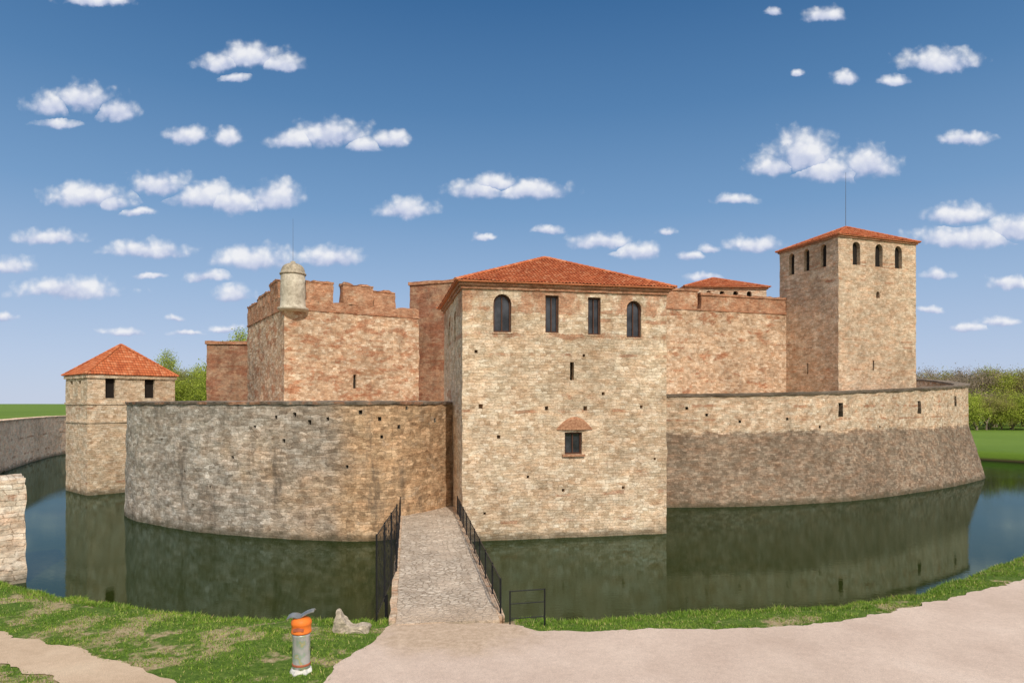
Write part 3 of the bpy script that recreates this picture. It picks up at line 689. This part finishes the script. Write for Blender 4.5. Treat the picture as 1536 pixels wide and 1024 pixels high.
# =================================================================== LEFT SMALL TOWER
o3=(-34.6,54.3); A3=math.atan2(.76,.65); e3=(math.cos(A3),math.sin(A3)); W3,D3=6.9,5.4
st=root('small_tower',(o3[0],o3[1],0),A3,'small square stone corner tower with red pyramid tile roof','tower')
me=mbox(0,W3,0,D3,-1.5,9.6,cell=.3,amp=.045)
cuts=[];ow=[]
for a,b in ((158,173),(217,232)):
    t0,z1=face_t(o3,e3,a,567); t1,z0=face_t(o3,e3,b,597); ow.append((t0,t1,z0,z1,0))
for q in ow: cuts.append(prism(outline(*q),front(),-.4,.7))
lw=[(1.5,2.2,7.9,9.4,0),(3.6,4.3,7.9,9.4,0)]
for q in lw: cuts.append(prism(outline(*q),left(),-.4,.7))
me=boolcut(me,cuts); boxuv(me); link('wall',me,M_gate,st)
for q in ow: window(st,front(),*q,dep=.35,glazed=False)
for q in lw: window(st,left(),*q,dep=.35,glazed=False)
box_part('string_course',st,(-.08,W3+.08,-.08,D3+.08,7.42,7.6),M_gate)
box_part('string_course',st,(-.08,W3+.08,-.08,D3+.08,5.9,6.05),M_gate)
box_part('cornice',st,(-.12,W3+.12,-.12,D3+.12,9.6,9.85),M_gate)
hip_roof(st,-.18,W3+.18,-.18,D3+.18,9.9,12.65,tw=.22,tl=.32)
# =================================================================== BLOCK A
def merlons(parent,fm_box,spans,z0,mat):
    for (a,b,z1) in spans:
        bx=fm_box(a,b); me=mbox(*bx,z0,z1,cell=.35,amp=.10); boxuv(me); mo=link('merlon',me,mat,parent)
        me=mbox(bx[0]-.05,bx[1]+.05,bx[2]-.05,bx[3]+.05,z1-.04,z1+.18,cell=.3,amp=.10,wear=.22); boxuv(me); link('coping',me,M_copb,mo)
o4=(-18.8,55.); A4=math.atan2(.531,.847); e4=(math.cos(A4),math.sin(A4)); W4,D4=12.05,15.5
ba=root('bastion',(o4[0],o4[1],0),A4,'tall brick and stone bastion with crenellated top and round corner turret','castle building')
me=mbox(0,W4,0,D4,4,15.3,cell=.35,amp=.08)
ts,zs=face_t(o4,e4,532,572)
me=boolcut(me,[prism(outline(ts-.13,ts+.13,zs-.6,zs+.6),front(),-.3,.6)]); boxuv(me); link('wall',me,M_brick,ba)
window(ba,front(),ts-.13,ts+.13,zs-.6,zs+.6,0,dep=.35,glazed=False,name='arrow_slit_shade')
box_part('string_course',ba,(-.07,W4+.07,-.07,D4+.07,15.3,15.42),M_copb,amp=.05,cell=.4)
box_part('parapet',ba,(0,W4,0,1.2,15.423,16.2),M_brick,cell=.35,amp=.07,wear=.2)
box_part('parapet',ba,(0,1.2,1.203,D4,15.423,16.6),M_brick,cell=.35,amp=.07,wear=.2)
merlons(ba,lambda a,b:(a,b,.02,1.15),[(1.84,4.1,17.75),(5.0,7.7,17.8),(7.75,9.76,17.45)],16.1,M_brick)
merlons(ba,lambda a,b:(.02,1.15,a,b),[(2.2,5.6,18.0),(5.85,11.,17.5),(11.05,15.4,17.2)],16.5,M_brick)
def lathe(prof,n=28,amp=0):
    V=[];Fc=[]
    for k,(r,z) in enumerate(prof):
        for i in range(n):
            a=i*math.tau/n; rr=r*(1+amp*mn.noise(Vector((math.cos(a)*2,math.sin(a)*2,z*2)))); V.append((rr*math.cos(a),rr*math.sin(a),z))
    for k in range(len(prof)-1):
        for i in range(n): Fc.append((k*n+i,k*n+(i+1)%n,(k+1)*n+(i+1)%n,(k+1)*n+i))
    Fc.append(tuple(range(n-1,-1,-1))); Fc.append(tuple((len(prof)-1)*n+i for i in range(n)))
    return mesh('lathe',V,Fc)
me=lathe([(1.0,15.16),(1.12,15.22),(1.24,15.3),(1.25,15.44),(1.08,15.5),(1.02,15.6),(1.0,16.0),(1.0,16.8),(.99,17.5),(.99,18.2)],amp=.05)
bz=link('turret',me,M_plaster,ba,True); bz.location=(.78,.25,0)
me=lathe([(1.0,18.203),(1.07,18.22),(1.07,18.32),(.99,18.36),(.97,18.5),(.93,18.68),(.84,18.86),(.70,19.0),(.50,19.11),(.28,19.17),(.22,19.22),(.18,19.33),(.05,19.38)],amp=.04)
link('turret_cap',me,M_plasterd,bz,True)
me=lathe([(.016,19.3),(.012,21.2),(.008,22.9)],6); link('rod',me,M_rod,bz)
A5=math.atan2(-.6,.8)*.55
bb=root('inner_wall',(-9.9,64.5,0),A5,'shade-painted brick inner wall with tile coping beside the bastion','wall')
box_part('wall',bb,(0,7.5,0,4,4,18.9),M_brick2,cell=.45,amp=.07)  # dark colour stands in for the shade on this wall
box_part('coping',bb,(-.12,7.62,-.12,4.1,18.904,19.2),M_copb,amp=.06,cell=.4)
be=root('brick_annex',(-33,72,0),.12,'low flat topped brick building adjoining the bastion','castle building')
box_part('wall',be,(0,9.5,0,8,4,13.9),M_brick2,cell=.45,amp=.07)
box_part('coping',be,(-.15,9.6,-.15,8.15,13.904,14.25),M_copb,amp=.06,cell=.4)
# =================================================================== INNER WALL F
A6=math.atan2(.305,.952); o6=(4.,56.8)
wf=root('inner_wall',(o6[0],o6[1],0),A6,'tall stone inner castle wall topped with red brick parapet','wall')
e6=(math.cos(A6),math.sin(A6))
box_part('wall',wf,(0,26,0,5,4,16.0),M_inner,cell=.4,amp=.08)
box_part('string_course',wf,(-.08,26,-.08,5.1,16.003,16.14),M_copb,amp=.04)
ta,_=face_t(o6,e6,1046,450); tb,_=face_t(o6,e6,1052,450)
box_part('parapet',wf,(0,ta,0,.9,16.143,17.75),M_brick,cell=.4,amp=.07)
box_part('parapet',wf,(tb,26,0,.9,16.143,17.45),M_brick,cell=.4,amp=.07)
box_part('coping',wf,(tb-.1,26,-.1,1.0,17.42,17.65),M_copb,cell=.35,amp=.07,wear=.12)
box_part('coping',wf,(-.1,ta+.1,-.1,1.0,17.72,17.95),M_copb,cell=.35,amp=.07,wear=.12)
tc=root('far_tower',(18.8,72,0),.06,'low brick tower with shallow red tile roof and small arched openings','tower')
me=mbox(0,8.9,0,8,4,19.9,cell=.45,amp=.04); ws=[(2.2+i*1.5,2.75+i*1.5,19.0,19.7,1.) for i in range(4)]
me=boolcut(me,[prism(outline(*q),front(),-.3,.5) for q in ws]); boxuv(me); link('wall',me,M_keep,tc)
for q in ws: window(tc,front(),*q,dep=.4,glazed=False)
box_part('cornice',tc,(-.15,9.05,-.15,8.15,19.903,20.05),M_copb)
hip_roof(tc,-.3,9.2,-.3,8.3,20.1,21.8,tw=.28,tl=.4)
# =================================================================== KEEP D
o7=(28.4,58.); A7=math.atan2(.333,.943); e7=(math.cos(A7),math.sin(A7)); W7,D7=9.1,7.2
kd=root('keep_tower',(o7[0],o7[1],0),A7,'tall square tan stone tower with arched openings and red roof','tower')
me=mbox(0,W7,0,D7,4,22.0,cell=.35,amp=.05); cuts=[]
fw=[]
for a,b in ((1279,1290),(1313,1324),(1342,1353)):
    t0,z1=face_t(o7,e7,a,362); t1,z0=face_t(o7,e7,b,396); fw.append((t0,t1,z0-.1,z1,1.))
fw=[(a,b,fw[0][2],fw[0][3],1.) for a,b,_,_,_ in fw]
lf=[(c-.35,c+.35,fw[0][2],fw[0][3],1.) for c in (1.7,3.7,5.6)]
for q in fw: cuts.append(prism(outline(*q),front(),-.4,.9))
for q in lf: cuts.append(prism(outline(*q),left(),-.4,.9))
t0,z0=face_t(o7,e7,1317,442); sm=(t0-.2,t0+.2,z0-.3,z0+.3,1.)
t0,z0=face_t(o7,e7,1310,548); sm2=(t0-.1,t0+.1,z0-.45,z0+.45,0); sm3=(3.5,3.7,10.2,11.2,0)
cuts+= [prism(outline(*sm),front(),-.4,.6),prism(outline(*sm2),front(),-.4,.6),prism(outline(*sm3),left(),-.4,.6)]
me=boolcut(me,cuts); boxuv(me); link('wall',me,M_keep,kd)
for q in fw: window(kd,front(),*q,dep=.38,glazed=False)
for q in lf: window(kd,left(),*q,dep=.38,glazed=False)
window(kd,front(),*sm,dep=.35,glazed=False); window(kd,front(),*sm2,dep=.35,glazed=False,name='arrow_slit_shade'); window(kd,left(),*sm3,dep=.35,glazed=False,name='arrow_slit_shade')
box_part('cornice',kd,(-.12,W7+.12,-.12,D7+.12,22.003,22.15),M_copb)
hip_roof(kd,-.24,W7+.24,-.24,D7+.24,22.18,24.1,tw=.24,tl=.34)
me=lathe([(.025,24.1),(.02,27),(.012,29.3)],6); r_=link('rod',me,M_rod,kd); r_.location=(W7/2,D7/2,0)
# =================================================================== LEFT RETAINING WALL
PP=[(-45,50),(-55.5,71),(-63.5,88),(-67.5,100),(-67,115),(-50,130)]
pl=catmull(path3(PP,5.5),8)
def offp(P,d):
    out=[]
    for i,q in enumerate(P):
        a=P[max(i-1,0)];b=P[min(i+1,len(P)-1)]; v=(b-a); v.z=0; v.normalize(); out.append(q+Vector((-v.y,v.x,0))*d)
    return out
pl=offp(pl,-.75)
rw=root('retaining_wall',(-60,85,0),0,'long stone retaining wall along the outer moat bank','wall')
me=strip(pl,[(0,-1.5),(.15,5.5),(1.3,5.5),(1.3,-1.5)],step=.5,amp=.06,dens=.5,seed=80); addto(me,'wall',M_ret,rw)
me=strip(pl,[(.05,5.503),(.0,5.66),(1.35,5.68),(1.35,5.503)],step=.5,amp=.04,dens=.5,seed=80); addto(me,'coping',M_ret,rw)
nw=root('stone_wall',(-22.85,25.9,0),math.radians(-50),'pale limestone block wall end standing at the grassy moat bank','wall')
box_part('wall',nw,(-2.5,0,0,3.2,-.8,4.05),M_white,cell=.22,amp=.09)
box_part('coping',nw,(-2.45,-.03,-.0,3.17,4.04,4.38),M_white,cell=.22,amp=.08)
# =================================================================== BRIDGE
A9=math.radians(8.8); ob=(-3.42+.15,19.0-1.0)
br=root('stone_bridge',(ob[0],ob[1],0),A9,'narrow cobbled stone bridge with black iron railings crossing the moat','bridge')
m,t,p=newmat('cobbled_deck'); g=t.new('ShaderNodeTexCoord').outputs['Object']
sc=t.vm('ADD',t.vm('MULTIPLY',g,(4.2,5.6,0)),t.vm('MULTIPLY',t.noise(g,2,4,.6,col=True),(1.6,1.6,0)))
v1=t.new('ShaderNodeTexVoronoi',voronoi_dimensions='2D'); t.put(v1.inputs['Vector'],sc); v1.inputs['Scale'].default_value=1
v2=t.new('ShaderNodeTexVoronoi',voronoi_dimensions='2D',feature='DISTANCE_TO_EDGE'); t.put(v2.inputs['Vector'],sc); v2.inputs['Scale'].default_value=1
ed=t.ss(v2.outputs[0],.0,.15)
c=t.mix(ed,(.37,.29,.215,1),t.ramp(t.sep(v1.outputs['Color'])[0],[(0,(.46,.375,.295)),(.5,(.62,.53,.43)),(1,(.77,.68,.57))]))
sand=t.ss(t.math('ADD',t.sep(g)[1],t.math('MULTIPLY',t.math('SUBTRACT',t.noise(g,1.3,5,.65),.5),5.)),3.2,.8)
c=t.mix(sand,c,(.60,.475,.36,1))
c=t.mix(t.ss(t.noise(g,.8,6,.7),.50,.60,0,.7),c,(.62,.51,.405,1))
c=t.mix(1.,c,t.ramp(t.noise(g,.7,5,.65),[(.3,(.76,.74,.72)),(.7,(1.12,1.1,1.08))]),'MULTIPLY')
c=t.mix(1.,c,t.ramp(t.noise(g,24,4,.75),[(.3,(.62,.62,.62)),(.7,(1.32,1.32,1.32))]),'MULTIPLY')
t.put(p.inputs['Base Color'],c); p.inputs['Roughness'].default_value=.9; bump(t,p,t.math('ADD',ed,t.math('MULTIPLY',t.noise(g,20,3),.8)),.7,.04)
LB=22.6
box_part('deck',br,(.12,3.08,.9,LB,.2,1.25),m,cell=.3,amp=.03)
box_part('bridge_side',br,(-.08,.117,1.2,LB,-1.5,1.28),M_keep,cell=.3,amp=.04)
box_part('bridge_side',br,(3.083,3.28,1.2,LB-.3,-1.5,1.28),M_keep,cell=.3,amp=.04)
def bar(a,b,r):
    a=Vector(a);b=Vector(b); d=(b-a).normalized(); s=d.orthogonal().normalized(); u=d.cross(s); V=[]
    for P in (a,b):
        for i in range(4): an=math.pi/4+i*math.pi/2; V.append(P+s*math.cos(an)*r+u*math.sin(an)*r)
    return V,[(3,2,1,0),(4,5,6,7)]+[(i,(i+1)%4,4+(i+1)%4,4+i) for i in range(4)]
def rail(x,y0,y1,z0,h,sp=.14,rb=.011,post=2.0):
    L=[]; L.append(bar((x,y0,z0+h),(x,y1,z0+h),.022)); L.append(bar((x,y0,z0+.1),(x,y1,z0+.1),.015))
    y=y0
    while y<=y1: L.append(bar((x,y,z0+.1),(x,y,z0+h),rb)); y+=sp
    n=max(1,round((y1-y0)/post))
    for i in range(n+1): yy=y0+(y1-y0)*i/n; L.append(bar((x,yy,z0-.05),(x,yy,z0+h+.05),.028))
    V,Fc=joinvf(L); return mesh('railing',V,Fc)
link('railing',rail(.02,6.8,21.3,1.28,1.0,sp=.22,rb=.007),M_iron,br); link('railing',rail(3.18,1.4,19.2,1.28,.98,sp=.22,rb=.007),M_iron,br)
fa=Vector((-3.95,19.45)); fb=Vector((-4.35,25.2)); L=(fb-fa).length
fe=root('metal_fence',(fa.x,fa.y,0),math.atan2(fb.y-fa.y,fb.x-fa.x)-math.pi/2,'tall black iron mesh fence panel beside the bridge entrance','fence')
me=rail(0,0,L,1.2,2.45,sp=.18,rb=.006,post=1.9); link('fence_panel',me,M_iron,fe)
L2=[bar((0,y_,1.3),(0,y_+1.9,3.6),.005) for y_ in np.arange(0,L-1.9,.7)]+[bar((0,y_+1.9,1.3),(0,y_,3.6),.005) for y_ in np.arange(0,L-1.9,.7)]
V,Fc=joinvf(L2); link('lattice',mesh('lattice',V,Fc),M_iron,fe)
for y_ in (2.4,5.0):
    V,Fc=bar((0,y_,-.8),(0,y_,1.25),.05); link('bracket',mesh('bracket',V,Fc),M_iron,fe)
q=gp(765,937,1.2); q2=gp(817,933,1.2)
bo=root('metal_barrier',(q.x,q.y,1.1),math.atan2(q2.y-q.y,q2.x-q.x),'small black iron barrier frame at the water edge','barrier')
Lg=(q2-q).length
L=[bar((0,0,-.2),(0,0,1.08),.022),bar((Lg,0,-.3),(Lg,0,1.08),.022)]
for h in (.28,.7,1.06): L.append(bar((0,0,h),(Lg,0,h),.015))
V,Fc=joinvf(L); link('barrier_frame',mesh('f',V,Fc),M_iron,bo)
# =================================================================== BIN
q=gp(452,1006,1.2)
bn=root('litter_bin',(q.x,q.y,1.18),0,'dented metal litter bin with orange hood on a white stone base','litter bin')
bn.scale=(1,1,1.06)
link('bin_body',lathe([(.19,.10),(.205,.12),(.205,.2),(.198,.22),(.2,.5),(.203,.8),(.212,.83),(.212,.86),(.19,.88)],24,.02),M_bin,bn,True)
link('ring',lathe([(.208,.17),(.212,.18),(.212,.21),(.208,.22)],24),M_redring,bn,True)
me=lathe([(.222,.885),(.232,.89),(.232,.93),(.222,.94),(.222,1.06),(.232,1.07),(.235,1.11),(.225,1.15),(.19,1.20),(.11,1.235),(.04,1.245)],24,.03)
hd=link('hood',me,M_orange,bn,True)
V,Fc=prism([(-.12,.97),(.12,.97),(.13,1.02),(.0,1.05),(-.13,1.02)],front(-.236),0,.03); me=mesh('slot',V,Fc); fixn(me); link('slot',me,M_redring,hd)
vs=[];fs=[];n=8
for i in range(n+1):
    u=-.28+.60*i/n
    for yy in (-.2,0,.2):
        wdt=1-.55*(i/n); z=1.26+.10*(i/n)+.13*max(0,(i/n-.75))*4*.5+.03*math.sin(i*1.3)
        vs.append((u,yy*wdt,z-abs(yy)*.25))
for i in range(n):
    for j in range(2): a=i*3+j; fs.append((a,a+1,a+4,a+3))
me=mesh('flap',vs,fs); fo=link('lid_flap',me,M_metal,bn); md=fo.modifiers.new('s','SOLIDIFY'); md.thickness=.02
me=lathe([(.22,-.1),(.26,-.02),(.25,.04),(.21,.10),(.15,.115)],14,.45); link('base',me,M_wbase,bn)
ol=[(-.42,0),(.42,-.02),(.44,.22),(.28,.27),(.12,.23),(-.02,.22),(-.14,.33),(-.24,.50),(-.31,.66),(-.36,.66),(-.40,.45),(-.45,.2)]
V,Fc=prism(ol,front(),-.16,.16); me=mesh('rock',V,Fc); fixn(me)
bm=bmesh.new(); bm.from_mesh(me); bmesh.ops.triangulate(bm,faces=bm.faces); bmesh.ops.subdivide_edges(bm,edges=bm.edges,cuts=3,use_grid_fill=True)
for v in bm.verts: v.co+=mn.noise_vector(v.co*5)*.06+mn.noise_vector(v.co*14)*.025
bm.to_mesh(me); bm.free()
q=gp(528,946,1.2); ro=link('limestone_block',me,M_rock); ro.location=(q.x,q.y,1.13); ro.scale=(1.1,1.1,1.0); tag(ro,'pale broken limestone block standing on the grass near the bridge','stone')
# =================================================================== TREES
def tree_meshes(seed,h,cr,leaves,ls,tf=.30,spread=.13,tw_depth=4):
    R=random.Random(seed); V=[];Fc=[];tips=[]
    def tube(a,b,ra,rb):
        d=(b-a).normalized(); s=d.orthogonal().normalized(); u=d.cross(s); o=len(V)
        for P,r in ((a,ra),(b,rb)):
            for i in range(5): an=i*math.tau/5; V.append(P+s*math.cos(an)*r+u*math.sin(an)*r)
        for i in range(5): Fc.append((o+i,o+(i+1)%5,o+5+(i+1)%5,o+5+i))
    def br_(p,d,L,r,dep):
        e=p+d*L*.5+Vector((R.gauss(0,.05),R.gauss(0,.05),0))*L; e2=e+(d+Vector((R.gauss(0,.15),R.gauss(0,.15),.08))).normalized()*L*.5
        tube(p,e,r,r*.82); tube(e,e2,r*.82,r*.6)
        if dep<=(3 if tf<.2 else 2): tips.append(e)
        if dep==0: tips.append(e2); return
        for k in range(3 if dep>1 else 4):
            nd=(d+Vector((R.gauss(0,.62),R.gauss(0,.62),R.gauss(.05,.35)))).normalized(); br_(e2 if R.random()<.7 else e,nd,(L if dep<tw_depth else h*.28)*R.uniform(.6,.82),r*.55,dep-1)
    br_(Vector((0,0,0)),Vector((0,0,1)),h*tf,h*.022,tw_depth)
    mx=max(v.z for v in V); s=h/mx
    hr=max(.1,np.percentile([math.hypot(v.x,v.y) for v in tips],92)); sr=cr/hr
    V=[Vector((v.x*sr,v.y*sr,v.z*s)) for v in V]; tips=[Vector((v.x*sr,v.y*sr,v.z*s)) for v in tips]
    t1=mesh('trunk',V,Fc)
    LV=[];LF=[]
    per=max(1,leaves//len(tips))
    for tp in tips:
        if R.random()<.12: continue
        sg=cr*R.uniform(.5,1)*spread
        for _ in range(per):
            c=tp+Vector((R.gauss(0,sg),R.gauss(0,sg),R.gauss(0,sg*.8))); n=Vector((R.gauss(0,1),R.gauss(0,1),R.gauss(.4,1))).normalized(); a=n.orthogonal().normalized()*ls*R.uniform(.5,1.2); b=n.cross(a)*.7
            if c.z<.1: continue
            o=len(LV); LV+= [c-a,c+b,c+a,c-b]; LF.append((o,o+1,o+2,o+3))
    return t1,mesh('crown',LV,LF)
def leafmat(name,c):
    m,t,p=newmat(name); gg=t.new('ShaderNodeNewGeometry'); r=gg.outputs['Random Per Island']
    col=t.ramp(r,[(0,tuple(x*.6 for x in c)),(.5,c),(1,tuple(min(1,x*1.5) for x in c))]); col=t.mix(1.,col,t.ramp(t.noise(gg.outputs['Position'],.35,3),[(.3,(.7,.72,.7)),(.7,(1.3,1.25,1.2))]),'MULTIPLY')
    pr=t.new('ShaderNodeBsdfTranslucent'); t.put(pr.inputs[0],col)
    t.put(p.inputs['Base Color'],col); p.inputs['Roughness'].default_value=.8
    mx=t.new('ShaderNodeMixShader'); mx.inputs[0].default_value=.4; t.l.new(p.outputs[0],mx.inputs[1]); t.l.new(pr.outputs[0],mx.inputs[2])
    o=[n for n in t.n if n.type=='OUTPUT_MATERIAL'][0]; t.l.new(mx.outputs[0],o.inputs[0]); return m
M_bark=simple('bark',(.24,.19,.15),.95,scale=4)
M_l1=leafmat('spring_foliage',(.40,.47,.08)); M_l2=leafmat('olive_foliage',(.40,.385,.13)); M_l3=leafmat('brown_buds',(.40,.32,.24))
var=[]
for i,(h,crr,nl,ls,mt,tf,sp) in enumerate([(10,4.2,11000,.115,M_l1,.14,.19),(10,4.5,9500,.11,M_l2,.14,.19),(10,4.6,8500,.085,M_l3,.14,.19),(6,4.5,11000,.12,M_l1,.08,.22)]):
    a,b=tree_meshes(20+i,h,crr,nl,ls,tf,sp); a.materials.append(M_bark); b.materials.append(mt); var.append((a,b,h))
labs=['leafy spring green tree on the far meadow','olive toned tree with sparse spring leaves','nearly bare brown tree with fine twigs','broad low green bush on the far bank']
cats=['tree','tree','tree','bush']
def place(v,x,y,z,h,rs=1):
    a,b,hh=var[v]; nm='tree' if v<3 else 'bush'
    r=bpy.data.objects.new(nm,None); COL.objects.link(r); r.location=(x,y,z); s=h/hh; r.scale=(s*rs,s*rs,s); r.rotation_euler=(0,0,random.uniform(0,6.28))
    tag(r,labs[v],cats[v],'trees beyond the moat' if v<3 else 'bushes beyond the moat')
    for n_,mm in (('trunk',a),('crown',b)):
        o_=bpy.data.objects.new(n_,mm); COL.objects.link(o_); o_.parent=r
for i in range(20):
    xx=98+i*3.3+random.uniform(-1.2,1.2); yy=random.uniform(168,185); pxx=768+1000*xx/yy
    if pxx<1455: v=2 if i%3 else 1; h=random.uniform(14.0,16.6)
    else: v=[1,0,2,1,0][i%5]; h=random.uniform(12.5,16.6)
    place(v,xx,yy,.9,h,random.uniform(.95,1.2))
for i in range(22): place([3,1,3,1][i%4],105+i*2.7+random.uniform(-1,1),random.uniform(158,165),.5,random.uniform(6,9.5),1.0)
for i in range(10): place([1,2][i%2],98+i*6.5,200+random.uniform(-4,4),.9,random.uniform(13,16.5),1.3)
for (pxx,top,d,v,rs) in [(272,554,150,1,.9),(290,550,155,0,1),(304,556,148,0,1),(245,528,152,0,.75),(318,555,158,1,1),(262,568,160,3,1.2),(283,572,145,3,1.2),(300,575,147,3,1.2),(355,497,140,0,.8)]:
    z=CAMZ-(top-HOR)/F*d; place(v,(pxx-768)/F*d,d,4.8,z-4.8,rs)
print('done')
